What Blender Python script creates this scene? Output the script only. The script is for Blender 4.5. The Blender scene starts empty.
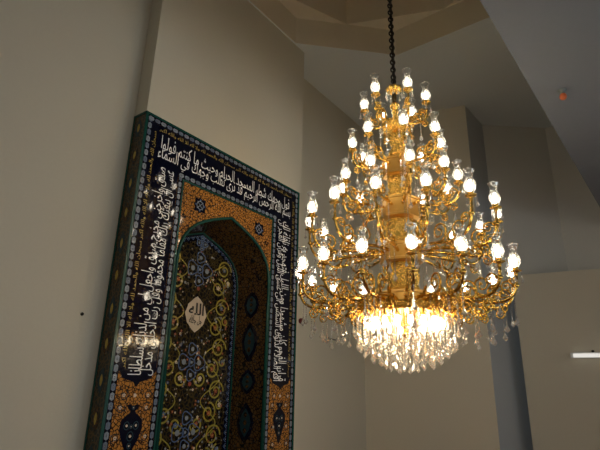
import bpy, math, random, unicodedata
from mathutils import Vector, Matrix
random.seed(7)
C = bpy.context.scene
COL = C.collection
PI = math.pi
H0 = 1.6                                   # eye height above the floor

# ------------------------------------------------------------------ helpers
class MB:
    """collects vertices and faces, then links them as ONE mesh object"""
    def __init__(s): s.v=[]; s.f=[]; s.mi=[]; s.sm=[]
    def add(s, vs, fs, mi=0, smooth=False):
        b=len(s.v); s.v.extend(tuple(v) for v in vs)
        for f in fs: s.f.append(tuple(b+i for i in f)); s.mi.append(mi); s.sm.append(smooth)
    def box(s, x0,y0,z0,x1,y1,z1, mi=0):
        s.add([(x0,y0,z0),(x1,y0,z0),(x1,y1,z0),(x0,y1,z0),(x0,y0,z1),(x1,y0,z1),(x1,y1,z1),(x0,y1,z1)],
              [(3,2,1,0),(4,5,6,7),(0,1,5,4),(1,2,6,5),(2,3,7,6),(3,0,4,7)], mi)
    def prism(s, poly, z0, z1, mi=0, caps=True):
        n=len(poly)
        s.add([(x,y,z0) for x,y in poly]+[(x,y,z1) for x,y in poly],
              [(i,(i+1)%n,n+(i+1)%n,n+i) for i in range(n)]+([tuple(range(n-1,-1,-1)),tuple(range(n,2*n))] if caps else []), mi)
    def lathe(s, prof, seg=16, cx=0, cy=0, cz=0, mi=0, smooth=True, lobes=0, amp=0, capb=False, capt=False, rot=0):
        vs=[]; fs=[]; m=len(prof)
        for i,p in enumerate(prof):
            r,z=p[0],p[1]; a=amp*(p[2] if len(p)>2 else 1)
            for k in range(seg):
                t=2*PI*k/seg+rot; rr=r*(1+a*math.cos(lobes*t)) if lobes else r
                vs.append((cx+rr*math.cos(t),cy+rr*math.sin(t),cz+z))
        for i in range(m-1):
            for k in range(seg):
                k2=(k+1)%seg; fs.append((i*seg+k,i*seg+k2,(i+1)*seg+k2,(i+1)*seg+k))
        if capb: fs.append(tuple(range(seg-1,-1,-1)))
        if capt: fs.append(tuple((m-1)*seg+k for k in range(seg)))
        s.add(vs,fs,mi,smooth)
    def tube(s, pts, rad, seg=7, mi=0, closed=False, caps=True):
        pts=[Vector(p) for p in pts]; n=len(pts)
        rs=rad if isinstance(rad,(list,tuple)) else [rad]*n
        vs=[]; fs=[]; up=None
        for i in range(n):
            if closed: t=pts[(i+1)%n]-pts[i-1]
            else: t=pts[min(i+1,n-1)]-pts[max(i-1,0)]
            t.normalize()
            if up is None: up=Vector((0,0,1)) if abs(t.z)<.9 else Vector((1,0,0))
            a=up-t*up.dot(t)
            if a.length<1e-5: a=t.orthogonal()
            a.normalize(); up=a; b=t.cross(a)
            for k in range(seg):
                q=2*PI*k/seg; vs.append(pts[i]+(a*math.cos(q)+b*math.sin(q))*rs[i])
        m=n if closed else n-1
        for i in range(m):
            j=(i+1)%n
            for k in range(seg):
                k2=(k+1)%seg; fs.append((i*seg+k,i*seg+k2,j*seg+k2,j*seg+k))
        if caps and not closed: fs.append(tuple(range(seg-1,-1,-1))); fs.append(tuple((n-1)*seg+k for k in range(seg)))
        s.add(vs,fs,mi,True)
    def gem(s, x,y,z,r,h,n=6,mi=0,top=.35):
        """facetted drop: girdle at a share of the height, points above and below"""
        zg=z-h*top
        vs=[(x,y,z),(x,y,z-h)]
        for k in range(n):
            t=2*PI*k/n; vs.append((x+r*math.cos(t),y+r*math.sin(t),zg))
        fs=[]
        for k in range(n):
            a=2+k; b=2+(k+1)%n; fs.append((0,a,b)); fs.append((1,b,a))
        s.add(vs,fs,mi)
    def take(s, o, mo):
        b=len(s.v); s.v.extend(o.v); s.f.extend(tuple(b+i for i in f) for f in o.f); s.mi.extend(i+mo for i in o.mi); s.sm.extend(o.sm)
    def mesh(s, name, mats):
        me=bpy.data.meshes.new(name); me.from_pydata(s.v,[],s.f)
        for m in (mats if isinstance(mats,(list,tuple)) else [mats]): me.materials.append(m)
        me.polygons.foreach_set('material_index',s.mi); me.polygons.foreach_set('use_smooth',s.sm)
        me.update(); return me
def link(name, me, parent=None, loc=(0,0,0), rz=0):
    o=bpy.data.objects.new(name,me); COL.objects.link(o); o.location=loc; o.rotation_euler=(0,0,rz)
    if parent: o.parent=parent
    return o
def obj(name, mb, mats, parent=None, loc=(0,0,0), rz=0): return link(name, mb.mesh(name,mats), parent, loc, rz)
def tag(o, label, cat, group=None):
    o['label']=label; o['category']=cat
    if group: o['group']=group
    return o
def struct(name, mb, mats, loc=(0,0,0), rz=0):
    o=obj(name,mb,mats,None,loc,rz); o['kind']='structure'; return o

# ---------------------------------------------------------------- materials
def mat(name):
    m=bpy.data.materials.new(name); m.use_nodes=True; nt=m.node_tree
    return m, nt, nt.nodes['Principled BSDF'], nt.nodes['Material Output']
def N(nt, t, **kw):
    n=nt.nodes.new(t)
    for k,v in kw.items():
        if k in n.inputs: n.inputs[k].default_value=v
        else: setattr(n,k,v)
    return n
def simple(name, col, rough=.5, metal=0, spec=.5, bump=0, bscale=40, var=0):
    m,nt,p,o=mat(name); p.inputs['Base Color'].default_value=(*col,1); p.inputs['Roughness'].default_value=rough; p.inputs['Metallic'].default_value=metal
    p.inputs['Specular IOR Level'].default_value=spec
    if bump or var:
        tc=N(nt,'ShaderNodeTexCoord'); nz=N(nt,'ShaderNodeTexNoise',Scale=bscale,Detail=4.0); nt.links.new(tc.outputs['Object'],nz.inputs['Vector'])
        if bump:
            b=N(nt,'ShaderNodeBump',Strength=bump,Distance=.02); nt.links.new(nz.outputs[0],b.inputs['Height']); nt.links.new(b.outputs[0],p.inputs['Normal'])
        if var:
            r=N(nt,'ShaderNodeMix'); r.data_type='RGBA'; r.inputs[6].default_value=(*[c*(1-var) for c in col],1); r.inputs[7].default_value=(*[min(1,c*(1+var)) for c in col],1)
            nt.links.new(nz.outputs[0],r.inputs[0]); nt.links.new(r.outputs[2],p.inputs['Base Color'])
    return m
def emit(name, col, strength):
    m,nt,p,o=mat(name); nt.nodes.remove(p); e=N(nt,'ShaderNodeEmission',Color=(*col,1),Strength=strength); nt.links.new(e.outputs[0],o.inputs[0]); return m
def clear_glass(name, lo, hi, tint=(1,1,1), rough=.03, haze=0.0):
    m,nt,p,o=mat(name); nt.nodes.remove(p)
    lw=N(nt,'ShaderNodeLayerWeight',Blend=.35); mr=N(nt,'ShaderNodeMapRange'); mr.inputs[3].default_value=lo; mr.inputs[4].default_value=hi
    nt.links.new(lw.outputs['Fresnel'],mr.inputs[0])
    tr=N(nt,'ShaderNodeBsdfTransparent',Color=(*tint,1)); gl=N(nt,'ShaderNodeBsdfGlossy',Color=(1,1,1,1),Roughness=rough)
    mx=N(nt,'ShaderNodeMixShader'); nt.links.new(mr.outputs[0],mx.inputs[0]); nt.links.new(tr.outputs[0],mx.inputs[1]); nt.links.new(gl.outputs[0],mx.inputs[2])
    out=mx
    if haze:
        tl=N(nt,'ShaderNodeBsdfTranslucent',Color=(1,1,1,1)); m2=N(nt,'ShaderNodeMixShader',Fac=haze)
        nt.links.new(mx.outputs[0],m2.inputs[1]); nt.links.new(tl.outputs[0],m2.inputs[2]); out=m2
    nt.links.new(out.outputs[0],o.inputs[0]); return m
def cut_crystal(name):
    m,nt,p,o=mat(name); nt.nodes.remove(p)
    g=N(nt,'ShaderNodeBsdfGlass',Color=(1,1,1,1),Roughness=0.0,IOR=1.52); tr=N(nt,'ShaderNodeBsdfTransparent',Color=(1,1,1,1)); gl=N(nt,'ShaderNodeBsdfGlossy',Color=(1,1,1,1),Roughness=.05)
    a=N(nt,'ShaderNodeMixShader',Fac=.35); b=N(nt,'ShaderNodeMixShader',Fac=.25)
    nt.links.new(g.outputs[0],a.inputs[1]); nt.links.new(tr.outputs[0],a.inputs[2]); nt.links.new(a.outputs[0],b.inputs[1]); nt.links.new(gl.outputs[0],b.inputs[2])
    df=N(nt,'ShaderNodeBsdfDiffuse',Color=(.95,.95,.95,1)); c=N(nt,'ShaderNodeMixShader',Fac=.13); nt.links.new(b.outputs[0],c.inputs[1]); nt.links.new(df.outputs[0],c.inputs[2]); nt.links.new(c.outputs[0],o.inputs[0]); return m
def tile_finish(nt, p, rough, strength=.035):
    """glazed tile: 15 cm tiles that tilt a little, fine joints"""
    p.inputs['Roughness'].default_value=rough; p.inputs['Specular IOR Level'].default_value=.32
    tc=N(nt,'ShaderNodeTexCoord'); vo=N(nt,'ShaderNodeTexVoronoi',Scale=6.5); vo.inputs['Randomness'].default_value=0.0
    nz=N(nt,'ShaderNodeTexNoise',Scale=9.0,Detail=2.0); nt.links.new(tc.outputs['Object'],nz.inputs['Vector'])
    b=N(nt,'ShaderNodeBump',Strength=strength,Distance=.02); nt.links.new(nz.outputs[0],b.inputs['Height']); nt.links.new(b.outputs[0],p.inputs['Normal'])
    return tc
def tile_plain(name, col, rough=.05, st=.035):
    m,nt,p,o=mat(name); p.inputs['Base Color'].default_value=(*col,1); tile_finish(nt,p,rough,st); return m
def tile_floral(name, ground, dark, light, scale=22, rough=.07, dots=.10):
    """small curling floral ornament: vine lines and buds over a coloured ground"""
    m,nt,p,o=mat(name); tc=tile_finish(nt,p,rough)
    w=N(nt,'ShaderNodeTexNoise',Scale=scale*.5,Detail=1.0); nt.links.new(tc.outputs['Object'],w.inputs['Vector'])
    ad=N(nt,'ShaderNodeVectorMath',operation='MULTIPLY_ADD'); ad.inputs[1].default_value=(.05,.05,.05); nt.links.new(w.outputs['Color'],ad.inputs[0]); nt.links.new(tc.outputs['Object'],ad.inputs[2])
    v=N(nt,'ShaderNodeTexVoronoi',Scale=float(scale),feature='DISTANCE_TO_EDGE'); nt.links.new(ad.outputs[0],v.inputs['Vector'])
    r=N(nt,'ShaderNodeMapRange'); r.inputs[1].default_value=.06; r.inputs[2].default_value=.13; nt.links.new(v.outputs['Distance'],r.inputs[0])
    mx=N(nt,'ShaderNodeMix'); mx.data_type='RGBA'; mx.inputs[6].default_value=(*dark,1); mx.inputs[7].default_value=(*ground,1); nt.links.new(r.outputs[0],mx.inputs[0])
    v2=N(nt,'ShaderNodeTexVoronoi',Scale=scale*.8); nt.links.new(tc.outputs['Object'],v2.inputs['Vector'])
    r2=N(nt,'ShaderNodeMapRange'); r2.inputs[1].default_value=dots; r2.inputs[2].default_value=dots+.06; r2.inputs[3].default_value=1; r2.inputs[4].default_value=0; nt.links.new(v2.outputs['Distance'],r2.inputs[0])
    m2=N(nt,'ShaderNodeMix'); m2.data_type='RGBA'; m2.inputs[7].default_value=(*light,1); nt.links.new(r2.outputs[0],m2.inputs[0]); nt.links.new(mx.outputs[2],m2.inputs[6])
    nt.links.new(m2.outputs[2],p.inputs['Base Color']); return m

WALL=simple('plaster_wall',(.60,.56,.45),.75,0,.3,.06,30,.03)
RETURN=simple('plaster_cool_grey',(.58,.60,.60),.75,0,.3,.05,30,.03)
WALLG=simple('plaster_grey',(.62,.62,.58),.75,0,.3,.05,30,.03)
CEIL=simple('plaster_ceiling',(.66,.70,.69),.8,0,.3,.05,20,.03)
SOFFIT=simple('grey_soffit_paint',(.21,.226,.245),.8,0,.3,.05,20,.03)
DRUM=simple('plaster_drum',(.72,.66,.52),.8,0,.3,.05,20,.03)
FLOOR=simple('carpet_floor',(.18,.07,.05),.95,0,.1,.3,120,.2)
GOLD=simple('polished_gold',(.76,.48,.11),.14,1)
GOLDR=simple('cast_gold',(.78,.48,.10),.20,1,.5,1.0,45)
SATIN=simple('satin_gold',(.74,.43,.11),.38,1)
BRONZE=simple('dark_bronze',(.10,.07,.035),.4,1)
IRON=simple('dark_iron',(.02,.018,.016),.5,.8)
def tulip_glass(name):
    """clear blown glass, its belly etched milky up to the waist"""
    m,nt,p,o=mat(name); nt.nodes.remove(p)
    tc=N(nt,'ShaderNodeTexCoord'); sx=N(nt,'ShaderNodeSeparateXYZ'); nt.links.new(tc.outputs['Object'],sx.inputs[0])
    mr=N(nt,'ShaderNodeMapRange'); mr.inputs[1].default_value=.075; mr.inputs[2].default_value=.135; mr.inputs[3].default_value=.09; mr.inputs[4].default_value=.03; nt.links.new(sx.outputs['Z'],mr.inputs[0])
    lw=N(nt,'ShaderNodeLayerWeight',Blend=.4); m2=N(nt,'ShaderNodeMapRange'); m2.inputs[3].default_value=.10; m2.inputs[4].default_value=.85; nt.links.new(lw.outputs['Fresnel'],m2.inputs[0])
    tr=N(nt,'ShaderNodeBsdfTransparent',Color=(.97,.98,.98,1)); gl=N(nt,'ShaderNodeBsdfGlossy',Color=(1,1,1,1),Roughness=.06); tl=N(nt,'ShaderNodeBsdfTranslucent',Color=(.95,.95,.95,1))
    a=N(nt,'ShaderNodeMixShader'); nt.links.new(m2.outputs[0],a.inputs[0]); nt.links.new(tr.outputs[0],a.inputs[1]); nt.links.new(gl.outputs[0],a.inputs[2])
    b=N(nt,'ShaderNodeMixShader'); nt.links.new(mr.outputs[0],b.inputs[0]); nt.links.new(a.outputs[0],b.inputs[1]); nt.links.new(tl.outputs[0],b.inputs[2]); nt.links.new(b.outputs[0],o.inputs[0]); return m
SHADE=tulip_glass('tulip_shade_glass')
BEAD=clear_glass('crystal_bead',.34,.85,(1,1,1),.02,.06)
CRYS=cut_crystal('cut_crystal')
BULB=emit('lit_bulb',(1,.87,.68),43)
BULBW=emit('lit_basket_bulb',(1,.80,.50),50)

# ------------------------------------------------------------------- camera
cam=bpy.data.cameras.new('camera'); co=bpy.data.objects.new('camera',cam); COL.objects.link(co)
M=[[0.99972428,-0.02348107,0.0],[-0.00758934,-0.32312203,-0.94632688],[0.02222077,0.94606596,-0.32321115]]
mw=Matrix(M).to_4x4(); mw.translation=(0,0,H0); co.matrix_world=mw
cam.sensor_fit='HORIZONTAL'; cam.sensor_width=36; cam.lens=36*480/600; cam.clip_start=.05
C.camera=co

# ------------------------------------------------------------ room positions
A=math.radians(37.0)
U=Vector((math.sin(A),math.cos(A),0)); NV=Vector((math.cos(A),-math.sin(A),0))   # along the mihrab wall, and out of it
RZ=PI/2-A
MR=Vector((-.03,7.47,0)); MW=3.06; ML=MR-U*MW                                    # right and left front corner of the mihrab
MH=3.12+H0                                                                      # its top
HC=6.0+H0                                                                       # ceiling
def wall(name, p, q, z0, z1, m, t=.25):
    """upright slab from p to q, its face on the right-hand side of p->q, thickness behind it"""
    p=Vector((p[0],p[1],0)); q=Vector((q[0],q[1],0)); d=(q-p); L=d.length; d.normalize()
    mb=MB(); mb.box(0,0,z0,L,t,z1)
    return struct(name,mb,m,(p.x,p.y,0),math.atan2(d.y,d.x))
WL=ML-NV*.24
wall('wall_left',WL-U*11,WL-U*.003,0,HC,WALL)
B=MR+U*.06
mb=MB(); mb.box(0,0,MH+.003,(B-ML).length,.7,HC+.57)
struct('wall_pier',mb,WALL,(ML.x,ML.y,0),RZ)
mb=MB(); mb.box(MW+.006,0.01,0,MW+.06,.7,MH)
struct('wall_pier_edge',mb,WALL,(ML.x,ML.y,0),RZ)
P_C=Vector((1.38,10.12,0)); P_D=Vector((3.57,9.13,0)); P_E=Vector((4.25,9.94,0)); P_F=Vector((5.77,10.01,0))
wall('wall_middle',P_C-U*2.9,P_C,0,HC,WALL)
wall('wall_far',P_C,P_D,0,HC,WALL)
wall('wall_return',P_D,P_E+(P_E-P_D)*1.1,0,HC,RETURN)
zl=10.81*math.tan(math.radians(12.25))+H0
wall('wall_right_upper',P_E,P_F,zl-.3,HC,WALLG)
dF=Vector((math.cos(math.radians(-37)),math.sin(math.radians(-37)),0))
wall('wall_right_corner',P_F,P_F+dF*7,zl-.3,HC,WALLG)
L0=Vector((4.34,9.89,0)); L1=Vector((5.86,9.07,0)); dL=(L1-L0).normalized()
wall('wall_right',L0+dL*.14,L0+dL*9,0,zl,WALL,.2)
# octagonal drum over the chandelier, ceiling with the octagonal opening
OC=Vector((1.12,5.08,0)); AP=2.33; RO=AP/math.cos(PI/8)
octo=[(OC.x+RO*math.cos(RZ+PI/8+k*PI/4),OC.y+RO*math.sin(RZ+PI/8+k*PI/4)) for k in range(8)]
DAY=115
X0,X1,Y0,Y1=-11,13,-6,14
mb=MB()
sq=[]
for x,y in octo:
    dx,dy=x-OC.x,y-OC.y; k=min((X1-OC.x)/dx if dx>0 else (X0-OC.x)/dx, (Y1-OC.y)/dy if dy>0 else (Y0-OC.y)/dy); sq.append((OC.x+dx*k,OC.y+dy*k))
corners=[(X0,Y0),(X1,Y0),(X1,Y1),(X0,Y1)]
for k in range(8):
    j=(k+1)%8; poly=[octo[k],sq[k],sq[j],octo[j]]
    a0=math.atan2(sq[k][1]-OC.y,sq[k][0]-OC.x); a1=math.atan2(sq[j][1]-OC.y,sq[j][0]-OC.x)
    if a1<a0: a1+=2*PI
    for c in corners:
        ca=math.atan2(c[1]-OC.y,c[0]-OC.x)
        for w in (0,2*PI):
            if a0<ca+w<a1: poly=[octo[k],sq[k],c,sq[j],octo[j]]
    mb.add([(x,y,HC) for x,y in poly]+[(x,y,HC+.2) for x,y in poly],[tuple(range(len(poly)))[::-1],tuple(range(len(poly),2*len(poly)))])
struct('ceiling',mb,CEIL)
zd=HC+.57; mb=MB()
mid=[((octo[k][0]+octo[(k+1)%8][0])/2,(octo[k][1]+octo[(k+1)%8][1])/2) for k in range(8)]
mb.prism(octo,HC,zd,0,False)
for k in range(8): mb.add([(*mid[k-1],zd),(*octo[k],zd),(*mid[k],zd)],[(0,1,2)])
mb.prism(mid,zd,zd+1.1,0,False)
n8=[(OC.x+(x-OC.x)*.55,OC.y+(y-OC.y)*.55) for x,y in mid]
for k in range(8): mb.add([(*mid[k],zd+1.1),(*mid[(k+1)%8],zd+1.1),(*n8[(k+1)%8],zd+1.9),(*n8[k],zd+1.9)],[(0,1,2,3)])
mb.add([(x,y,zd+1.9) for x,y in n8],[tuple(range(8))])
struct('ceiling_drum',mb,DRUM)
ZTOP=zd+1.9
# gallery over the camera: a slab whose straight edge crosses the upper right
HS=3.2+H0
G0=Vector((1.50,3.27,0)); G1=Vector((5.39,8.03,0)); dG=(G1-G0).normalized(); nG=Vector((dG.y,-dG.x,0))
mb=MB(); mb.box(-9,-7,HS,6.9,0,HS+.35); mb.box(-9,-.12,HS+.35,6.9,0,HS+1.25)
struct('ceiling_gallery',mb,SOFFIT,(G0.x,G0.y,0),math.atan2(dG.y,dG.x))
mb=MB(); mb.box(X0,Y0,-.1,X1,Y1,0); struct('floor',mb,FLOOR)
# wall behind the camera with two windows added as fill, and the right-hand wall under the gallery with two daylight windows
PANE=clear_glass('window_glass',.04,.5)
FRAME=simple('white_window_frame',(.7,.7,.68),.5)
FILL_WIN=((-1.6,1.2),(2.4,5.2))  # added out-of-view windows, only there to carry fill light
mb=MB(); mb.box(-11,-4.2,0,9.2,-4.0,.9); mb.box(-11,-4.2,2.9,9.2,-4.0,HC)
for a,b in ((-11,-1.6),(1.2,2.4),(5.2,9.2)): mb.box(a,-4.2,.9,b,-4.0,2.9)
struct('wall_back',mb,WALL)
for i,(a,b) in enumerate(FILL_WIN):
    mb=MB()
    for x in (a,(a+b)/2-.03,b-.06): mb.box(x,-4.15,.9,x+.06,-4.05,2.9)
    mb.box(a,-4.15,.9,b,-4.05,.96); mb.box(a,-4.15,2.84,b,-4.05,2.9)
    w=struct('window_%d'%(i+3),mb,FRAME)
    g=MB(); g.box(a+.06,-4.11,.96,b-.06,-4.09,2.84); obj('pane',g,PANE,w)
    li=bpy.data.lights.new('daylight','AREA'); li.shape='RECTANGLE'; li.size=b-a; li.size_y=1.9; li.energy=68; li.color=(1,.94,.84)  # added warm fill that lifts the lower walls
    lo=bpy.data.objects.new('daylight',li); COL.objects.link(lo); lo.location=((a+b)/2,-4.4,1.9); lo.rotation_euler=(PI/2-.25,0,0)
WX=9.0; WIN=((-2.6,-.2),(.6,3.0))
mb=MB(); mb.box(WX,-4.2,0,WX+.2,14,.9); mb.box(WX,-4.2,2.9,WX+.2,14,HC)
for a,b in ((-4.2,-2.6),(-.2,.6),(3.0,14)): mb.box(WX,a,.9,WX+.2,b,2.9)
struct('wall_side',mb,WALL)
for i,(a,b) in enumerate(WIN):
    mb=MB()
    for y in (a,(a+b)/2-.03,b-.06): mb.box(WX+.05,y,.9,WX+.15,y+.06,2.9)
    mb.box(WX+.05,a,.9,WX+.15,b,.96); mb.box(WX+.05,a,2.84,WX+.15,b,2.9)
    w=struct('window_%d'%(i+1),mb,FRAME)
    g=MB(); g.box(WX+.09,a+.06,.96,WX+.11,b-.06,2.84); obj('pane',g,PANE,w)
    li=bpy.data.lights.new('daylight','AREA'); li.shape='RECTANGLE'; li.size=b-a; li.size_y=1.9; li.energy=DAY; li.color=(.78,.90,1.0)
    lo=bpy.data.objects.new('daylight',li); COL.objects.link(lo); lo.location=(WX+.4,(a+b)/2,1.9); lo.rotation_euler=(0,PI/2+.35,0)
W=bpy.data.worlds.new('world'); C.world=W; W.use_nodes=True; W.node_tree.nodes['Background'].inputs[0].default_value=(.6,.75,1,1); W.node_tree.nodes['Background'].inputs[1].default_value=.3

# ------------------------------------------------------------------ the mihrab
NAVY=tile_plain('navy_tile',(.004,.005,.016)); WHITE=tile_plain('white_glaze',(.90,.90,.86),.3,.1); YEL=tile_plain('yellow_glaze',(.45,.32,.06),.3,.1)
GREEN=tile_plain('green_glaze',(.008,.060,.046),.25); CREAM=tile_plain('cream_glaze',(.62,.52,.40),.3,.1); BLACK=tile_plain('black_glaze',(.008,.007,.008),.3,.1)
OLIVE=tile_plain('olive_yellow_glaze',(.30,.25,.035),.3,.1)
BLUE=tile_plain('blue_glaze',(.08,.13,.25),.3,.1); RED=tile_plain('red_glaze',(.28,.06,.03),.3,.1); DGREEN=tile_plain('dark_teal_glaze',(.010,.035,.045),.3,.1)
ORANGE=tile_floral('orange_floral_tile',(.46,.20,.038),(.022,.014,.014),(.50,.33,.20),26)
BROWN=tile_floral('brown_floral_tile',(.10,.052,.016),(.008,.008,.008),(.06,.08,.07),22)
DARKF=tile_floral('dark_floral_tile',(.006,.006,.008),(.05,.034,.010),(.26,.22,.15),17,.07,.13)
SIDEF=tile_floral('side_floral_tile',(.020,.026,.020),(.11,.068,.022),(.09,.12,.10),20,.3,.10)
mih=bpy.data.objects.new('mihrab',None); COL.objects.link(mih); mih.location=(ML.x,ML.y,0); mih.rotation_euler=(0,0,RZ)
tag(mih,'tall prayer niche clad in navy, orange and green glazed tile with white calligraphy','mihrab')
CX=MW/2; HW=.85; ZS=1.40+H0; ZA=2.21+H0; DP=.55
def arch(hw, zs, za, n=14):
    """pointed arch from the left spring to the right spring, four-centred"""
    K=[(.85,0),(.846,.10),(.825,.22),(.78,.34),(.70,.455),(.595,.55),(.47,.625),(.33,.69),(.17,.75),(0,.81)]
    L=[(CX-hw*a/.85,zs+(za-zs)*b/.81) for a,b in K]
    L=[p for a,b in zip(L,L[1:]) for p in (a,((a[0]+b[0])/2,(a[1]+b[1])/2))]+[L[-1]]
    return L+[(2*CX-x,z) for x,z in reversed(L[:-1])]
AR=arch(HW,ZS,ZA)
# body: front with the arched opening, left side, right side, top and back
mb=MB()
mb.add([(0,0,0),(CX-HW,0,0),(CX-HW,0,MH),(0,0,MH)],[(0,1,2,3)]); mb.add([(CX+HW,0,0),(MW,0,0),(MW,0,MH),(CX+HW,0,MH)],[(0,1,2,3)])
for (x,z),(x2,z2) in zip(AR,AR[1:]): mb.add([(x,0,z),(x2,0,z2),(x2,0,MH),(x,0,MH)],[(0,1,2,3)])
mb.add([(0,0,MH),(MW,0,MH),(MW,.68,MH),(0,.68,MH)],[(0,1,2,3)]); mb.add([(MW,0,0),(MW,.68,0),(MW,.68,MH),(MW,0,MH)],[(0,1,2,3)])
mb.add([(0,.68,0),(MW,.68,0),(MW,.68,MH),(0,.68,MH)],[(3,2,1,0)])
obj('body',mb,ORANGE,mih)
mb=MB(); mb.add([(0,.68,0),(0,0,0),(0,0,MH),(0,.68,MH)],[(0,1,2,3)]); obj('side_panel',mb,SIDEF,mih)
# inside of the niche
HB=.77; ZSB=1.36+H0; ZAB=2.09+H0; AB=arch(HB,ZSB,ZAB)
ARf=[(CX-HW,0)]+AR+[(CX+HW,0)]; ABf=[(CX-HB,0)]+AB+[(CX+HB,0)]
mb=MB()
for i in range(len(ARf)-1): mb.add([(ARf[i][0],0,ARf[i][1]),(ABf[i][0],DP,ABf[i][1]),(ABf[i+1][0],DP,ABf[i+1][1]),(ARf[i+1][0],0,ARf[i+1][1])],[(0,1,2,3)])
obj('reveal',mb,BROWN,mih)
bp=MB(); bp.add([(x,DP,z) for x,z in ABf],[tuple(range(len(ABf)))])
def strip(mb, pts, y, w0, w1, mi=0):
    """flat ribbon along a line of (x,z) points, offset w0..w1 to its left"""
    n=len(pts); V=[]
    for i in range(n):
        a=Vector(pts[max(i-1,0)]); b=Vector(pts[min(i+1,n-1)]); d=(b-a).normalized(); nn=Vector((-d.y,d.x)); p=Vector(pts[i])
        V.append((*(p+nn*w0),)); V.append((*(p+nn*w1),))
    mb.add([(x,y,z) for x,z in V],[(2*i,2*i+2,2*i+3,2*i+1) for i in range(n-1)],mi)
mb=MB(); mb.tube([(x,-.004,z) for x,z in ARf],.022,8); obj('arch_molding',mb,GREEN,mih)
mb=MB(); mb.tube([(x,DP-.004,z) for x,z in ABf],.016,8); obj('arch_molding',mb,GREEN,mih)
# chain borders: navy strip with alternating white links
def chain_border(mb, a, b, w, y):
    """from a to b (x,z), width w centred; white link lozenges on navy"""
    a=Vector(a); b=Vector(b); d=b-a; L=d.length; d.normalize(); nn=Vector((-d.y,d.x))
    q=[a-nn*w/2,b-nn*w/2,b+nn*w/2,a+nn*w/2]; mb.add([(p.x,y,p.y) for p in q],[(0,1,2,3)],0)
    n=max(1,round(L/(w*1.25)))
    for i in range(n):
        c=a+d*L*(i+.5)/n; e=L/n
        ring=[(.46,0),(.28,.34),(-.28,.34),(-.46,0),(-.28,-.34),(.28,-.34)]; inn=[(x*.30,z*.28) for x,z in ring]
        o=[c+d*x*e+nn*z*w for x,z in ring]; k=[c+d*x*e+nn*z*w for x,z in inn]
        mb.add([(p.x,y-.002,p.y) for p in o+k],[(j,(j+1)%6,6+(j+1)%6,6+j) for j in range(6)],1+(i%2))
        mb.add([(p.x,y-.002,p.y) for p in [c+d*.1*e,c+nn*.1*w,c-d*.1*e,c-nn*.1*w]],[(0,1,2,3)],1)
LINKW=tile_plain('grey_white_glaze',(.22,.25,.28),.3,.1); LINKB=tile_plain('steel_blue_glaze',(.12,.15,.20),.3,.1)
e=.03; wb=.072; c0=e+wb/2
mb=MB(); chain_border(mb,(c0,0),(c0,MH-e),wb,-.004); chain_border(mb,(MW-c0,0),(MW-c0,MH-e),wb,-.004); chain_border(mb,(e,MH-c0),(MW-e,MH-c0),wb,-.005)
obj('chain_border',mb,[NAVY,LINKW,LINKB],mih)
ib=.60; ti=MH-.62
mb=MB(); chain_border(mb,(ib,0),(ib,ti),.066,-.004); chain_border(mb,(MW-ib,0),(MW-ib,ti),.066,-.004); chain_border(mb,(ib-.037,ti),(MW-ib+.037,ti),.075,-.005)
obj('chain_border',mb,[NAVY,LINKW,LINKB],mih)
mb=MB(); mb.box(-.004,-.012,0,e,.0,MH); mb.box(MW-e,-.012,0,MW+.004,0,MH); mb.box(e,-.012,MH-e,MW-e,0,MH)
i2=ib+.037
mb.box(i2,-.010,0,i2+.022,0,ti-.06); mb.box(MW-i2-.022,-.010,0,MW-i2,0,ti-.06); mb.box(i2,-.010,ti-.06,MW-i2,0,ti-.037)
obj('green_edging',mb,GREEN,mih)
mb=MB(); mb.box(-.008,.215,0,0,.24,MH); mb.box(-.008,.0,MH-.03,0,.24,MH); obj('side_edging',mb,GREEN,mih)
# calligraphy bands: navy grounds, left and right end below in a lobed point
bi,bo=ib-.0375,e+wb
zp=.0+H0
mb=MB()
for s in (0,1):
    X=lambda x: MW-x if s else x
    w=bi-bo; xm=(bi+bo)/2
    low=[(bo,zp+.14),(bo+.03,zp+.12),(bo+.05,zp+.07),(bo+.12,zp+.05),(xm-.04,zp+.03),(xm,zp-.02),(xm+.04,zp+.03),(bi-.12,zp+.05),(bi-.05,zp+.07),(bi-.03,zp+.12),(bi,zp+.14)]
    poly=low+[(bi,ti+.0375),(bo,ti+.0375)]
    mb.add([(X(x),-.003,z) for x,z in poly],[tuple(range(len(poly))) if not s else tuple(range(len(poly)))[::-1]])
mb.add([(bo,-.003,ti+.0375),(MW-bo,-.003,ti+.0375),(MW-bo,-.003,MH-bo),(bo,-.003,MH-bo)],[(0,1,2,3)])
bandm=mb
# --- Arabic lettering
FM={}
for cp in range(0xFE70,0xFEFD):
    nn=unicodedata.decomposition(chr(cp)).split()
    if len(nn)==2: FM.setdefault(int(nn[1],16),{})[nn[0]]=chr(cp)
    elif len(nn)==3: FM.setdefault((int(nn[1],16),int(nn[2],16)),{})[nn[0]]=chr(cp)
def shape(s):
    cs=[ord(c) for c in s]; i=0; tk=[]; out=[]
    while i<len(cs):
        if i+1<len(cs) and (cs[i],cs[i+1]) in FM: tk.append((cs[i],cs[i+1])); i+=2
        else: tk.append(cs[i]); i+=1
    dual=lambda t: t in FM and '<initial>' in FM[t]
    jr=lambda t: t in FM and '<final>' in FM[t]
    for k,t in enumerate(tk):
        if t not in FM: out.append(chr(t)); continue
        p=k>0 and dual(tk[k-1]) and jr(t); n=k+1<len(tk) and dual(t) and jr(tk[k+1])
        f={(0,0):'<isolated>',(0,1):'<initial>',(1,0):'<final>',(1,1):'<medial>'}[(int(p),int(n))]
        out.append(FM[t].get(f) or FM[t].get('<isolated>'))
    return ''.join(reversed(out))
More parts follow.
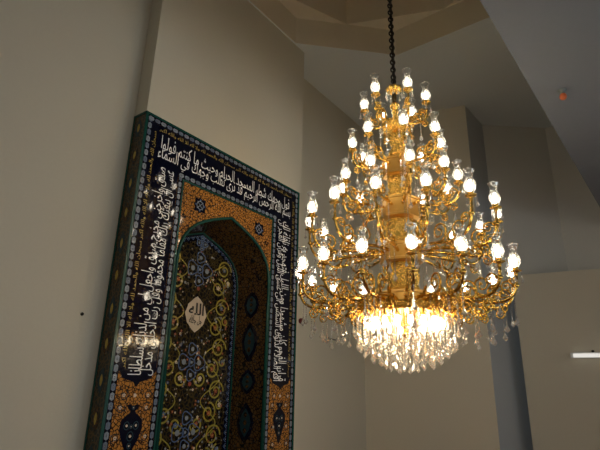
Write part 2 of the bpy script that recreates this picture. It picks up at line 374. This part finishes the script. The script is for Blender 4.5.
def letters(s, off):
    """flat outline letters, scaled to the unit square"""
    c=bpy.data.curves.new('lettering','FONT'); c.body=shape(s); c.size=1; c.offset=off; c.resolution_u=2
    o=bpy.data.objects.new('lettering',c); COL.objects.link(o); bpy.context.view_layer.update()
    me=bpy.data.meshes.new_from_object(o.evaluated_get(bpy.context.evaluated_depsgraph_get()))
    vs=[v.co.copy() for v in me.vertices]; fs=[tuple(p.vertices) for p in me.polygons]
    bpy.data.objects.remove(o); bpy.data.curves.remove(c); bpy.data.meshes.remove(me)
    x0=min(v.x for v in vs); x1=max(v.x for v in vs); y0=min(v.y for v in vs); y1=max(v.y for v in vs)
    def tall(t):                          # long uprights over a low body, as in thuluth
        for a,b,p,q in ((0,.3,0,.2),(.3,.55,.2,.42),(.55,1.01,.42,1.01)):
            if t<=b: return p+(q-p)*(t-a)/(b-a)
        return t
    return [((v.x-x0)/(x1-x0),tall((v.y-y0)/(y1-y0))) for v in vs],fs
def lay(mb, L, org, ex, ey, y, mi=0, shear=0):
    vs,fs=L; o=Vector(org); ex=Vector(ex); ey=Vector(ey)
    P=[o+ex*(a)+ey*b for a,b in vs]; mb.add([(p.x,y,p.y) for p in P],fs,mi)
V1='اقم الصلاة لدلوك الشمس الى غسق الليل وقران الفجر ان'
V2='قران الفجر كان مشهودا ومن الليل فتهجد به نافلة لك'
V3='بسم الله الرحمن الرحيم قد نرى تقلب وجهك في السماء'
V4='فول وجهك شطر المسجد الحرام وحيث ما كنتم فولوا'
V5='عسى ان يبعثك ربك مقاما محمودا وقل رب ادخلني مدخل'
V6='صدق واخرجني مخرج صدق واجعل لي من لدنك سلطانا'
Y1='سبحان الله والحمد لله ولا اله الا الله والله اكبر سبحان الله والحمد لله ولا اله الا الله والله اكبر'
mb=MB(); gy=MB()
yw=.075; wi=bo+yw+.03                     # yellow line, then the white lettering
h=bi-wi; zt=MH-wi; OFF=.002
# top band, read right to left
Lx=MW-2*wi
lay(mb,letters(V3,OFF),(wi+.02,ti+.05),(Lx-.04,0),(0,h*.66),-.006); lay(mb,letters(V4,OFF),(wi+.05,ti+.05+h*.36),(Lx-.1,0),(0,h*.66),-.0065)
# right band runs up, its letters standing outward
zb0,zb1=zp+.10,ti+.0
for k,(s,f0,f1) in enumerate(((V1,0,.64),(V2,.36,1))):
    lay(mb,letters(s,OFF),(MW-bi+.012+(h-.012)*f0,zb1),(0,-(zb1-zb0)),((h-.012)*(f1-f0),0),-.006-.0005*k)
for k,(s,f0,f1) in enumerate(((V5,0,.64),(V6,.36,1))):
    lay(mb,letters(s,OFF),(bi-.012-(h-.012)*f0,zb0),(0,zb1-zb0),(-(h-.012)*(f1-f0),0),-.006-.0005*k)
bandm.take(mb,1)
y0=bo+.012
YL=letters(Y1,.010)
lay(gy,YL,(wi,MH-y0-yw+.012),(Lx,0),(0,yw-.015),-.006)
lay(gy,YL,(y0+yw-.012,zp+.16),(0,MH-wi-zp-.16),(-(yw-.015),0),-.006)
lay(gy,YL,(MW-y0-yw+.012,MH-wi),(0,-(MH-wi-zp-.16)),(yw-.015,0),-.006)
bandm.take(gy,2); obj('calligraphy_band',bandm,[NAVY,WHITE,YEL],mih)
# --- drawn ornament
def disc(mb,x,z,r,y,mi=0,n=8,sx=1,lob=0):
    vs=[(x,y,z)]+[(x+sx*r*(1+lob*math.cos(5*2*PI*k/n))*math.cos(2*PI*k/n),y,z+r*(1+lob*math.cos(5*2*PI*k/n))*math.sin(2*PI*k/n)) for k in range(n)]
    mb.add(vs,[(0,1+k,1+(k+1)%n) for k in range(n)],mi)
def spiral(cx,cz,r,turns,a0,sg,n=26):
    return [(cx+r*(1-.8*i/n)*math.cos(a0+sg*2*PI*turns*i/n),cz+r*(1-.8*i/n)*math.sin(a0+sg*2*PI*turns*i/n)) for i in range(n+1)]
def flower(mb,x,z,r,y,mi,mc):
    for k in range(5):
        t=2*PI*k/5+.3; disc(mb,x+r*.6*math.cos(t),z+r*.6*math.sin(t),r*.42,y,mi,6)
    disc(mb,x,z,r*.32,y-.0006,mc,6)
def almond(x,z,hw,hh,n=12):
    L=[(x+hw*math.sin(PI*t/n)**.8*(1+.06*math.cos(8*PI*t/n)),z-hh+2*hh*t/n) for t in range(n+1)]
    return L+[(2*x-a,b) for a,b in reversed(L[1:-1])]
def fill(mb,pts,y,mi=0): mb.add([(x,y,z) for x,z in pts],[tuple(range(len(pts)))],mi)
# niche back: mirrored yellow scrolls, blue palmettes, small flowers
yb=DP-.004; sc=MB(); fl=MB(); pal=MB()
for k in range(-3,4):
    zc=.94+H0+k*.56
    for s in (-1,1):
        strip(sc,[(CX+s*(.36+.15*math.cos(2*PI*q/16)),zc-.28+.56*q/16) for q in range(17) if zc-.28+.56*q/16<ZSB+.36],yb+.0005,-.008,.008)
        for (dx,dz,r,t,a,sg) in ((.47,.13,.145,1.5,0,1),(.37,-.15,.135,1.5,PI/2,-1),(.17,-.28,.105,1.4,PI,1),(.56,-.05,.07,1.2,PI/2,1)):
            z=zc+dz; x=CX+s*dx
            if z>ZSB+.35 or (dx<.3 and zc+dz>.60+H0 and zc+dz<1.25+H0): continue
            pts=spiral(0,0,r,t,a,sg); pts=[(x+s*p,z+q) for p,q in pts]
            strip(sc,pts,yb,-.012,.012); flower(fl,x,z,.034,yb-.002,random.choice((0,1,2)),3)
        for _ in range(44):
            x=CX+s*random.uniform(.06,.60); z=zc+random.uniform(-.28,.28)
            if z<ZSB+.38-abs(x-CX)*.4 and (abs(x-CX)>.22 or abs(z-.94-H0)>.28): flower(fl,x,z,random.uniform(.010,.021),yb-.003,random.choice((0,2,1,2,4,4)),3)
bp.take(sc,1); bp.take(fl,2)
for zc in (1.55+H0,.30+H0,-.55+H0,1.93+H0):
    sz=1 if zc<1.8+H0 else .45
    for dx,dz,r in ((0,.17,.075),(0,-.16,.07),(.13,.0,.095),(-.13,0,.095),(0,.0,.05)):
        pts=[(CX+dx*sz+r*sz*(1+.15*math.cos(3*t))*math.cos(t),zc+dz*sz+r*sz*(1+.15*math.cos(3*t))*math.sin(t)) for t in [2*PI*i/20 for i in range(21)]]
        strip(pal,pts,yb-.004,-.007,.007,0); disc(pal,CX+dx*sz,zc+dz*sz,r*.4*sz,yb-.0045,1,8); 
    disc(pal,CX,zc-.27*sz,.03*sz,yb-.004,2,8)
bp.take(pal,7); obj('niche_panel',bp,[DARKF,OLIVE,CREAM,BLUE,RED,YEL,LINKW,BLUE,LINKW,RED],mih)
mb=MB(); strip(mb,[(x,z) for x,z in ABf],DP-.003,-.10,-.016,0)
for i in range(1,len(ABf)-1):
    pass
def along(pts,step):
    out=[]; acc=0
    for a,b in zip(pts,pts[1:]):
        a=Vector(a); b=Vector(b); L=(b-a).length; d=(b-a)/L; t=step-acc if acc else 0
        while t<L: out.append((a+d*t,d)); t+=step
        acc=(L-(t-step))
    return out
for i,(p,d) in enumerate(along(ABf,.085)):
    nn=Vector((d.y,-d.x)); c=p+nn*.058
    strip(mb,[tuple(c-d*.035-nn*.02),tuple(c+nn*.022),tuple(c+d*.035-nn*.02)],DP-.005,-.006,.006,1); disc(mb,c.x-nn.x*.012,c.y-nn.y*.012,.011,DP-.0055,2,6)
obj('back_border',mb,[NAVY,BLUE,LINKW],mih)
mb=MB(); fill(mb,almond(CX,.93+H0,.185,.245),DP-.008); md=obj('medallion',mb,CREAM,mih); md['label']='cream almond medallion with dark script'
mb=MB(); lay(mb,letters('الله',.03),(CX-.135,.92+H0),(.27,0),(0,.165),DP-.010); lay(mb,letters('جل جلاله',.03),(CX-.11,.785+H0),(.22,0),(0,.125),DP-.010)
obj('lettering',mb,BLACK,md)
# reveal medallions on both inner sides
for s in (-1,1):
    for k,(zc,hh) in enumerate(((1.15,.20),(.62,.28),(.08,.17),(-.45,.26))):
        mb=MB(); f=.5
        def P(t,z): return (CX+s*(HW+(HB-HW)*t-.004),DP*t,z+H0)
        al=almond(0,0,.13,hh)
        mb.add([P(f+x/DP,zc+z) for x,z in al],[tuple(range(len(al)))],0)
        il=almond(0,0,.085,hh*.7); mb.add([(lambda q:(q[0]-s*.002,q[1],q[2]))(P(f+x/DP,zc+z)) for x,z in il],[tuple(range(len(il)))],1)
        for j in range(3):
            il=almond(0,(j-1)*hh*.38,.028,hh*.14); mb.add([(lambda q:(q[0]-s*.004,q[1],q[2]))(P(f+x/DP,zc+z)) for x,z in il],[tuple(range(len(il)))],2)
        obj('reveal_medallion',mb,[NAVY,DGREEN,BROWN],mih)
# spandrel rosettes
for s in (-1,1):
    x=CX+s*.575; z=2.21+H0; mb=MB(); q=[]
    for k in range(16):
        t=2*PI*k/16+PI/4; r=.105*(1.22 if k%4==0 else .86 if k%2 else 1.0); q.append((x+r*math.cos(t),z+r*math.sin(t)))
    fill(mb,q,-.004,0)
    strip(mb,[(x+.055*math.cos(2*PI*i/16),z+.055*math.sin(2*PI*i/16)) for i in range(17)],-.006,-.006,.006,1); strip(mb,[(x-.05,z-.05),(x+.05,z+.05)],-.006,-.005,.005,1); strip(mb,[(x-.05,z+.05),(x+.05,z-.05)],-.006,-.005,.005,1)
    for k in range(4): disc(mb,x+.07*math.cos(k*PI/2),z+.07*math.sin(k*PI/2),.014,-.006,2,6)
    obj('rosette',mb,[NAVY,LINKW,BLUE],mih)
# orange panels under the calligraphy: vase motif, vines, buds
for s in (0,1):
    X=lambda x: MW-x if s else x
    xm=(bi+bo)/2+.0
    vb=MB(); vi=MB()
    def vase(zc,mbv):
        out=[(0,-.30),(.03,-.27),(.045,-.2),(.10,-.10),(.135,.0),(.125,.08),(.07,.13),(.035,.15),(.03,.17),(.06,.19),(.075,.225),(.04,.235),(0,.215)]
        P=[(X(xm+a),zc+b) for a,b in out]+[(X(xm-a),zc+b) for a,b in reversed(out[1:-1])]; fill(mbv,P,-.004,0)
        for dx,dz,r in ((.055,.03,.03),(-.055,.03,.03),(0,-.07,.035),(0,-.16,.022),(0,.2,.014),(0,.02,.014)):
            strip(mbv,[(X(xm+dx+r*math.cos(2*PI*i/14)),zc+dz+1.25*r*math.sin(2*PI*i/14)) for i in range(15)],-.006,-.005,.005,1); disc(mbv,X(xm+dx),zc+dz,r*.45,-.0065,2,8)
    for zc in (-.42+H0,-1.15+H0): vase(zc,vb)
    for zc in (-.10,-.22,-.5,-.72,-.9,-1.2,-1.4):
        for sd in (-1,1):
            x=xm+sd*random.uniform(.12,.19); r=.055
            pts=[(X(x+sd*p),zc+H0+q) for p,q in spiral(0,0,r,1.2,random.uniform(0,6),1,16)]
            strip(vi,pts,-.004,-.006,.006,0); flower(vi,X(x),zc+H0,.02,-.006,1,0)
    disc(vi,X(xm),-.10+H0,.02,-.006,1,8,1,.2)
    fp=MB(); low=[(bo,zp+.139),(bo+.03,zp+.119),(bo+.05,zp+.069),(bo+.12,zp+.049),(xm-.04,zp+.029),(xm,zp-.021),(xm+.04,zp+.029),(bi-.12,zp+.049),(bi-.05,zp+.069),(bi-.03,zp+.119),(bi,zp+.139)]
    pl=[(bo,0.0)]+low+[(bi,0.0)]; fp.add([(X(x),-.002,z) for x,z in pl],[tuple(range(len(pl)))[::-1] if not s else tuple(range(len(pl)))],0)
    fp.take(vb,1); fp.take(vi,4); obj('floral_panel',fp,[ORANGE,NAVY,DGREEN,CREAM,BLACK,CREAM],mih)
# side strip motifs
mb=MB()
for k in range(13):
    z=.2+k*.36; al=almond(.112,z,.055,.13); mb.add([(-.004,x,zz) for x,zz in al],[tuple(range(len(al)))],k%2)
    al=almond(.112,z,.025,.06); mb.add([(-.006,x,zz) for x,zz in al],[tuple(range(len(al)))],2)
obj('side_pattern',mb,[DGREEN,BROWN,YEL],mih)

# -------------------------------------------------------------- the chandelier
CH=Vector((1.125,5.08,0)); ZB=.17+H0
chand=bpy.data.objects.new('chandelier',None); COL.objects.link(chand); chand.location=(CH.x,CH.y,ZB)
tag(chand,'large gold five-tier chandelier with glass tulip lamps and crystal pendants hung on a chain','chandelier')
def z_(z): return z+H0-ZB                 # height over the eye -> local
FRONT=math.atan2(-CH.y,-CH.x)
# chain
mb=MB(); z=z_(3.66); top=ZTOP-ZB-.05; k=0
while z<top:
    L=.092; w=.027; pts=[]
    for i in range(14):
        t=2*PI*i/14; a=w*math.cos(t); b=(L/2-w*.4)*math.sin(t)
        pts.append((a,0,z+b) if k%2 else (0,a,z+b))
    mb.tube(pts,.0105,6,0,True); z+=L-.036; k+=1
mb.tube([(.012,.012,z_(3.66)),(.012,.012,top+.02)],.014,6)
ch=obj('chain',mb,IRON,chand); ch['label']='dark iron chain with the supply cable'
mb=MB(); mb.lathe([(.0,0),(.14,0),(.15,-.03),(.10,-.07),(.03,-.10)][::-1],24,0,0,ZTOP-ZB); obj('ceiling_canopy',mb,BRONZE,chand)
mb=MB(); mb.tube([(.028*math.cos(2*PI*i/16),0,z_(3.655)+.028*math.sin(2*PI*i/16)) for i in range(16)],.009,6,0,True); mb.lathe([(.018,z_(3.58)),(.022,z_(3.60)),(.014,z_(3.63))],12); obj('hanging_ring',mb,IRON,chand)
# column, top to bottom
def lat(name,prof,m=GOLD,seg=24,lobes=0,amp=0,smooth=True):
    mb=MB(); mb.lathe([(p[0],z_(p[1]),*p[2:]) for p in prof],seg,0,0,0,0,smooth,lobes,amp); return obj(name,mb,m,chand)
lat('crown',[(.02,3.475),(.05,3.485,.3),(.085,3.51,1),(.098,3.535,1),(.088,3.56,1),(.06,3.575,.5),(.02,3.60,0)],GOLDR,40,8,.10)
lat('stem',[(.03,3.33),(.026,3.36),(.032,3.42),(.024,3.48)],BRONZE,16)
lat('ball_knop',[(.02,3.245),(.05,3.265),(.062,3.295),(.05,3.325),(.025,3.345)],GOLD,24)
lat('baluster',[(.05,3.10),(.035,3.13),(.03,3.18),(.045,3.22),(.02,3.25)],GOLDR,24)
lat('arm_hub',[(.05,2.93),(.11,2.955,.6),(.155,3.0,1),(.165,3.04,1),(.12,3.085,1),(.07,3.11,.3)],GOLDR,48,10,.07)
lat('baluster',[(.05,2.60),(.10,2.63,.5),(.085,2.68,1),(.055,2.74,.5),(.08,2.80,1),(.11,2.86,1),(.075,2.91,.5),(.05,2.94,0)],GOLDR,48,12,.08)
def hexbox(name,r,z0,z1,m=SATIN,n=6,rot=.35):
    mb=MB(); e=.018
    P=lambda rr: [(rr*math.cos(rot+FRONT+2*PI*k/n),rr*math.sin(rot+FRONT+2*PI*k/n)) for k in range(n)]
    prof=[(r*.75,z0-.012),(r+.012,z0-.006),(r+.012,z0+e),(r,z0+e+.006),(r,z1-e-.006),(r+.012,z1-e),(r+.012,z1+.006),(r*.75,z1+.012)]
    V=[];F=[]
    for rr,zz in prof: V+=[(x,y,z_(zz)) for x,y in P(rr)]
    for i in range(len(prof)-1):
        for k in range(n): F.append((i*n+k,i*n+(k+1)%n,(i+1)*n+(k+1)%n,(i+1)*n+k))
    F.append(tuple(range(n))[::-1]); F.append(tuple((len(prof)-1)*n+k for k in range(n)))
    mb.add(V,F); return obj(name,mb,m,chand)
hexbox('arm_hub',.175,2.36,2.55)
lat('relief_drum',[(.10,2.06),(.135,2.08,.6),(.12,2.13,1),(.135,2.2,1),(.115,2.28,1),(.13,2.33,.6),(.10,2.355,0)],GOLDR,48,12,.06)
hexbox('arm_hub',.225,1.83,2.05)
lat('relief_drum',[(.12,1.52),(.165,1.54,.6),(.145,1.60,1),(.165,1.68,1),(.14,1.76,1),(.16,1.80,.6),(.12,1.825,0)],GOLDR,48,12,.06)
hexbox('arm_hub',.235,1.33,1.51)
lat('relief_drum',[(.13,1.0),(.175,1.02,.6),(.15,1.08,1),(.18,1.16,1),(.15,1.24,1),(.17,1.30,.6),(.13,1.325,0)],GOLDR,48,12,.06)
hexbox('arm_hub',.26,.83,.985,SATIN,8,.2)
# shared meshes of a lamp
def ruffle(mb,prof,n,lob,seg=32):
    mb.lathe(prof,seg,0,0,0,0,True,lob,n)
mb=MB(); mb.lathe([(.026,0),(.036,.010),(.050,.034),(.0575,.064),(.053,.096),(.041,.128),(.0335,.152),(.0345,.172,.1),(.041,.196,.5),(.050,.216,1),(.054,.226,1.2),(.054,.230,1.2),(.050,.231,1.2),(.048,.222,1)],24,0,0,0,0,True,8,.045); ME_SHADE=mb.mesh('glass_shade',SHADE)
mb=MB(); mb.lathe([(.010,.004),(.011,.020),(.016,.036),(.022,.056),(.0215,.074),(.015,.096),(.007,.118),(.001,.126)],14); ME_BULB=mb.mesh('light_bulb',BULB)
mb=MB(); mb.lathe([(.012,-.075),(.021,-.064),(.014,-.054),(.024,-.044,.2),(.046,-.034,1),(.056,-.024,1.2),(.047,-.022,1),(.026,-.024,.2),(.020,-.012,0),(.029,-.004,0),(.029,.006,0),(.014,.005,0)],32,0,0,0,0,True,8,.09); ME_CUP=mb.mesh('drip_pan',GOLDR)
def strand_mesh(name,L,drop=.088,bead=.0095,step=.022,dr=.026):
    mb=MB(); z=0; i=0
    while -z<L-drop-.004:
        mb.gem(0,0,z,bead*(1.25 if i%5==4 else 1),step*.86,6,1,.5); z-=step; i+=1
    mb.gem(0,0,-L+drop,dr,drop,8,0,.68)
    mb.gem(0,0,-L+drop+.012,.010,.016,6,0,.5)
    return mb.mesh(name,[CRYS,BEAD])
ME_DROP=strand_mesh('crystal_drop',.125,.060,.0065,.017,.017)
ME_S={}
def smesh(L):
    k=round(L,2)
    if k not in ME_S: ME_S[k]=strand_mesh('crystal_strand',k)
    return ME_S[k]
drops=[]; strands=[]                     # (mesh, parent arm, local location) collected first
def bez(p0,p1,p2,p3,n=16):
    return [tuple((1-t)**3*a+3*(1-t)**2*t*b+3*(1-t)*t*t*c+t**3*d for a,b,c,d in zip(p0,p1,p2,p3)) for t in [i/n for i in range(n+1)]]
def scroll3(mb,x,z,r,turns,a0,sg,rad,y=0,n=22):
    pts=[(x+r*(1-.78*i/n)*math.cos(a0+sg*2*PI*turns*i/n),y,z+r*(1-.78*i/n)*math.sin(a0+sg*2*PI*turns*i/n)) for i in range(n+1)]
    mb.tube(pts,[rad*(1.15-.6*i/n) for i in range(n+1)],6)
    mb.lathe([(.0,-rad*1.6),(rad*1.5,-rad*.8),(rad*1.7,0),(rad*1.5,rad*.8),(0,rad*1.6)],8,pts[-1][0],y,pts[-1][2])
def leaf(mb,x,z,L,ang,w):
    d=(math.cos(ang),math.sin(ang)); V=[];n=6
    for i in range(n+1):
        t=i/n; ww=w*math.sin(PI*min(1,t*.94+.06))*(1+.25*math.cos(t*18)); c=(x+d[0]*L*t,z+d[1]*L*t+.35*L*t*t*.4)
        V+= [(c[0],-ww,c[1]),(c[0],0,c[1]+.01*math.sin(PI*t)),(c[0],ww,c[1])]
    F=[]
    for i in range(n):
        for j in (0,1): F.append((3*i+j,3*i+j+1,3*i+4+j,3*i+3+j))
    mb.add(V,F,0,True)
#        R      lamp z  hub r  hub z  count theta0  tube
TIERS=[(1.12, 1.218, .24,  .88, 16, 4.5, .0175),
       (1.03, 1.848, .20, 1.41, 14, 14.0,.0165),
       (.655, 2.288, .19, 1.94, 10, 11.0,.0150),
       (.522, 2.79,  .15, 2.46,  8, 9.5, .0135),
       (.372, 3.38,  .13, 3.02,  6, 25.0,.0120)]
HANG=(((6,.34),(9,.36),(12,.36),(15,.29),(18,.25)),((4,.34),(8,.28),(12,.24),(17,.20)),((4,.36),(9,.30),(15,.20)),((4,.34),(9,.28),(15,.20)),((5,.30),(11,.24)))
for ti_,(R,zl_,r0,zh,n,th0,tr) in enumerate(TIERS):
    zc=zl_-.066                          # foot of the glass shade
    sp=R-r0; k=min(1,sp/.8)
    mb=MB()
    P=bez((r0-.03,0,z_(zh)),(r0+.38*sp,0,z_(zh)+.13*k),(R+.02,0,z_(zh)-.30*k if ti_<2 else z_(zh)-.10),(R,0,z_(zc-.05)),22)
    mb.tube(P,[tr*(1.25-.45*i/22) for i in range(23)],8)
    for f in (.18,.55,.93):
        q=P[int(f*22)]; mb.lathe([(tr*.9,-tr*1.3),(tr*1.9,0),(tr*.9,tr*1.3)],10,q[0],0,q[2])
    ME_ARM=mb.mesh('arm',GOLD)
    mb=MB(); m1=P[8]; m2=P[14]; m3=P[18]
    s=.06+.048*k
    scroll3(mb,m1[0],m1[2]+s*1.05,s,1.5,-PI/2,1,.0115)
    scroll3(mb,m2[0]-.02,m2[2]+s*.95,s*.85,1.4,-PI/2,-1,.011)
    scroll3(mb,m2[0]+.01,m2[2]-s*.6,s*.55,1.3,PI/2,-1,.0095)
    scroll3(mb,m3[0]-.055,m3[2]+s*.7,s*.55,1.4,0,1,.0095)
    if ti_==0: scroll3(mb,P[6][0],P[6][2]-s*.85,s*.8,1.5,PI/2,1,.013,.012); scroll3(mb,P[10][0],P[10][2]-s*.75,s*.7,1.5,PI/2,-1,.013,-.012)
    for (q,L,an) in ((P[4],.10,.9),(P[11],.09,2.2),(P[16],.08,.6),(P[19],.07,2.6),(P[13],.08,-1.0)): leaf(mb,q[0],q[2],L*(.6+.4*k),an,.022)
    ME_SCR=mb.mesh('scroll_ornament',GOLDR)
    for j in range(n):
        th=math.radians(th0+360*j/n); a=link('arm',ME_ARM,chand,(0,0,0),FRONT+th)
        link('scroll_ornament',ME_SCR,a)
        link('drip_pan',ME_CUP,a,(R,0,z_(zc)))
        link('light_bulb',ME_BULB,a,(R,0,z_(zc)+.008))
        link('glass_shade',ME_SHADE,a,(R,0,z_(zc)+.006),random.uniform(0,1))
        for q in range(3):
            t=2*PI*q/3+.5; drops.append((ME_DROP,a,(R+.053*math.cos(t),.053*math.sin(t),z_(zc)-.026)))
        low=[i for i in range(23)]
        def hang(i,L): strands.append((smesh(L),a,(P[i][0],0,P[i][2]-tr*.8)))
        for i_,L_ in HANG[ti_]: hang(i_,L_+(.04 if (j+i_)%2 else 0))
# basket: ring, plate, bulbs, concentric strands
RB=.505
lat('basket_ring',[(RB-.03,.765),(RB,.755),(RB+.012,.77),(RB+.004,.79),(RB+.014,.81),(RB+.004,.835),(RB-.03,.84),(RB-.03,.765)],GOLDR,64)
mb=MB(); mb.lathe([(RB-.02,z_(.80)),(.40,z_(.815)),(.25,z_(.84)),(.02,z_(.84))],48); mb.lathe([(RB-.02,z_(.806)),(.40,z_(.821)),(.25,z_(.846)),(.02,z_(.846))][::-1],48); obj('basket_plate',mb,GOLD,chand)
for k in range(16):
    t=FRONT+2*PI*(k+.5)/16; mb=MB(); x=(RB+.035)
    scroll3(mb,x,z_(.80),.045,1.5,PI/2,-1,.008); scroll3(mb,x+.01,z_(.735),.034,1.4,-PI/2,1,.007)
    obj('basket_scroll',mb,GOLDR,chand,(0,0,0),t)
mb=MB(); mb.lathe([(0,-.040),(.017,-.032),(.028,-.006),(.028,.018),(.020,.050),(.012,.075)],12); ME_BB=mb.mesh('basket_bulb',BULBW)
for k in range(18):
    t=FRONT+2*PI*k/18+.15; link('basket_bulb',ME_BB,chand,(.37*math.cos(t),.37*math.sin(t),z_(.645)))
    s_=MB(); s_.lathe([(.016,0),(.016,.06),(.028,.075),(.010,.105)],10,.37*math.cos(t),.37*math.sin(t),z_(.71)); obj('lamp_socket',s_,GOLD,chand)
lat('basket_finial',[(.0,.52),(.018,.53),(.035,.56),(.03,.59),(.012,.61),(.05,.64),(.055,.66),(.018,.69),(.012,.84)],GOLD,20)
bs=[]
for r,n,L in ((RB-.012,36,.36),(.425,26,.45),(.345,20,.52),(.26,15,.57),(.17,9,.60),(.08,4,.61)):
    for k in range(n):
        t=FRONT+2*PI*(k+.3*r*10)/n; Lk=L+(.025,-.02,.0)[k%3]
        bs.append((smesh(Lk),chand,(r*math.cos(t),r*math.sin(t),z_(.765 if r>.45 else .80))))
for k in range(10):
    t=2*PI*k/10; drops.append((ME_DROP,chand,(.098*math.cos(t),.098*math.sin(t),z_(3.53))))
# the nearest hundred pendants are parts of their own, the rest one mesh
bpy.context.view_layer.update()
def place(items,name):
    E=Vector((0,0,H0)); L=[]
    for me,par,loc in items:
        w=par.matrix_world@Vector(loc); L.append(((w-E).length,me,par,loc,w))
    L.sort(key=lambda q:q[0])
    for d,me,par,loc,w in L[:100]: link(name,me,par,loc)
    if len(L)>100:
        mb=MB(); inv=chand.matrix_world.inverted()
        for d,me,par,loc,w in L[100:]:
            p=inv@w
            mb.add([v.co+p for v in me.vertices],[tuple(q.vertices) for q in me.polygons])
            mb.mi[-len(me.polygons):]=[q.material_index for q in me.polygons]
        o=obj(name,mb,[CRYS,BEAD],chand); o['kind']='stuff'
place(drops,'crystal_drop'); place(strands,'crystal_strand'); place(bs,'basket_strand')

# ------------------------------------------------------------------ small things
def hitray(px,py,p0,n):
    d=Matrix(M)@Vector((px-300,225-py,-480)); o=Vector((0,0,H0)); return o+d*((p0-o).dot(n)/d.dot(n))
# orange detector under the gallery
s=bpy.data.objects.new('heat_detector',None); COL.objects.link(s); s.location=(2.87*1.0+.0,4.53,HS)
d_=3.2/math.tan(math.radians(30.83)); b_=math.radians(32.34); s.location=(d_*math.sin(b_),d_*math.cos(b_),HS)
tag(s,'small orange detector hanging under the grey gallery soffit','detector')
mb=MB(); mb.lathe([(.045,0),(.045,-.012),(.022,-.02),(.022,-.055),(.030,-.06)][::-1],18); obj('base',mb,simple('grey_plastic',(.16,.19,.18),.5),s)
mb=MB(); mb.lathe([(.0,-.125),(.024,-.118),(.036,-.098),(.037,-.078),(.030,-.058)],18); obj('sensor_head',mb,simple('orange_plastic',(.62,.13,.03),.35),s)
# white strip lamp on the right wall
nL=Vector((dL.y,-dL.x,0)); p=hitray(571.5,355.5,L0,nL)
t=bpy.data.objects.new('strip_light',None); COL.objects.link(t); t.location=p+nL*.006; t.rotation_euler=(0,0,math.atan2(dL.y,dL.x))
tag(t,'lit white strip lamp fixed along the right wall below the ledge','lamp')
mb=MB(); mb.box(0,-.03,-.05,1.5,0,.05); mb.box(-.02,-.06,-.045,.02,0,.045); mb.box(1.48,-.06,-.045,1.52,0,.045); obj('housing',mb,simple('white_metal',(.7,.7,.68),.4),t)
mb=MB(); mb.tube([(.03,-.062,-.005),(1.47,-.062,-.005)],.034,12); obj('tube',mb,emit('lit_tube',(1,.96,.88),.75),t)
for x in (.36,.60): mb=MB(); mb.lathe([(.02,.05),(.026,.07),(.018,.09)],10,x,-.03,0,0,True,0,0,True,True); obj('clip',mb,IRON,t)
# dark red round fixture beside the mihrab, bracket, bolt
pC=P_C; q=hitray(300,321,pC,NV)
mb=MB(); mb.lathe([(.0,.07),(.03,.062),(.046,.035),(.050,.0),(.046,-.012),(.0,-.012)][::-1],20); r=obj('alarm_bell',mb,simple('dark_red_enamel',(.12,.012,.012),.3))
r.location=q+NV*.014; r.rotation_euler=(PI/2,0,RZ); tag(r,'dark red round bell on the wall just right of the mihrab','alarm bell')
q=hitray(328,338.5,pC,NV); mb=MB(); mb.box(0,-.05,-.018,.30,0,.0); mb.box(.0,-.012,-.05,.02,0,.03); mb.box(.28,-.012,-.05,.30,0,.03)
r=obj('wall_bracket',mb,simple('grey_steel',(.10,.10,.11),.4,.6)); r.location=q; r.rotation_euler=(0,0,RZ); tag(r,'thin dark bracket on the wall behind the chandelier, below its left arms','bracket')
q=hitray(82,314,WL,NV); mb=MB(); mb.lathe([(.0,.02),(.012,.018),(.018,.006),(.018,0),(0,0)][::-1],12); r=obj('wall_bolt',mb,IRON); r.location=q; r.rotation_euler=(PI/2,0,RZ)
tag(r,'small dark bolt head on the bare left wall beside the mihrab','bolt')

C.view_settings.view_transform='Standard'; C.view_settings.look='None'; C.view_settings.gamma=1; C.view_settings.use_curve_mapping=False
C.view_settings.exposure=0.03
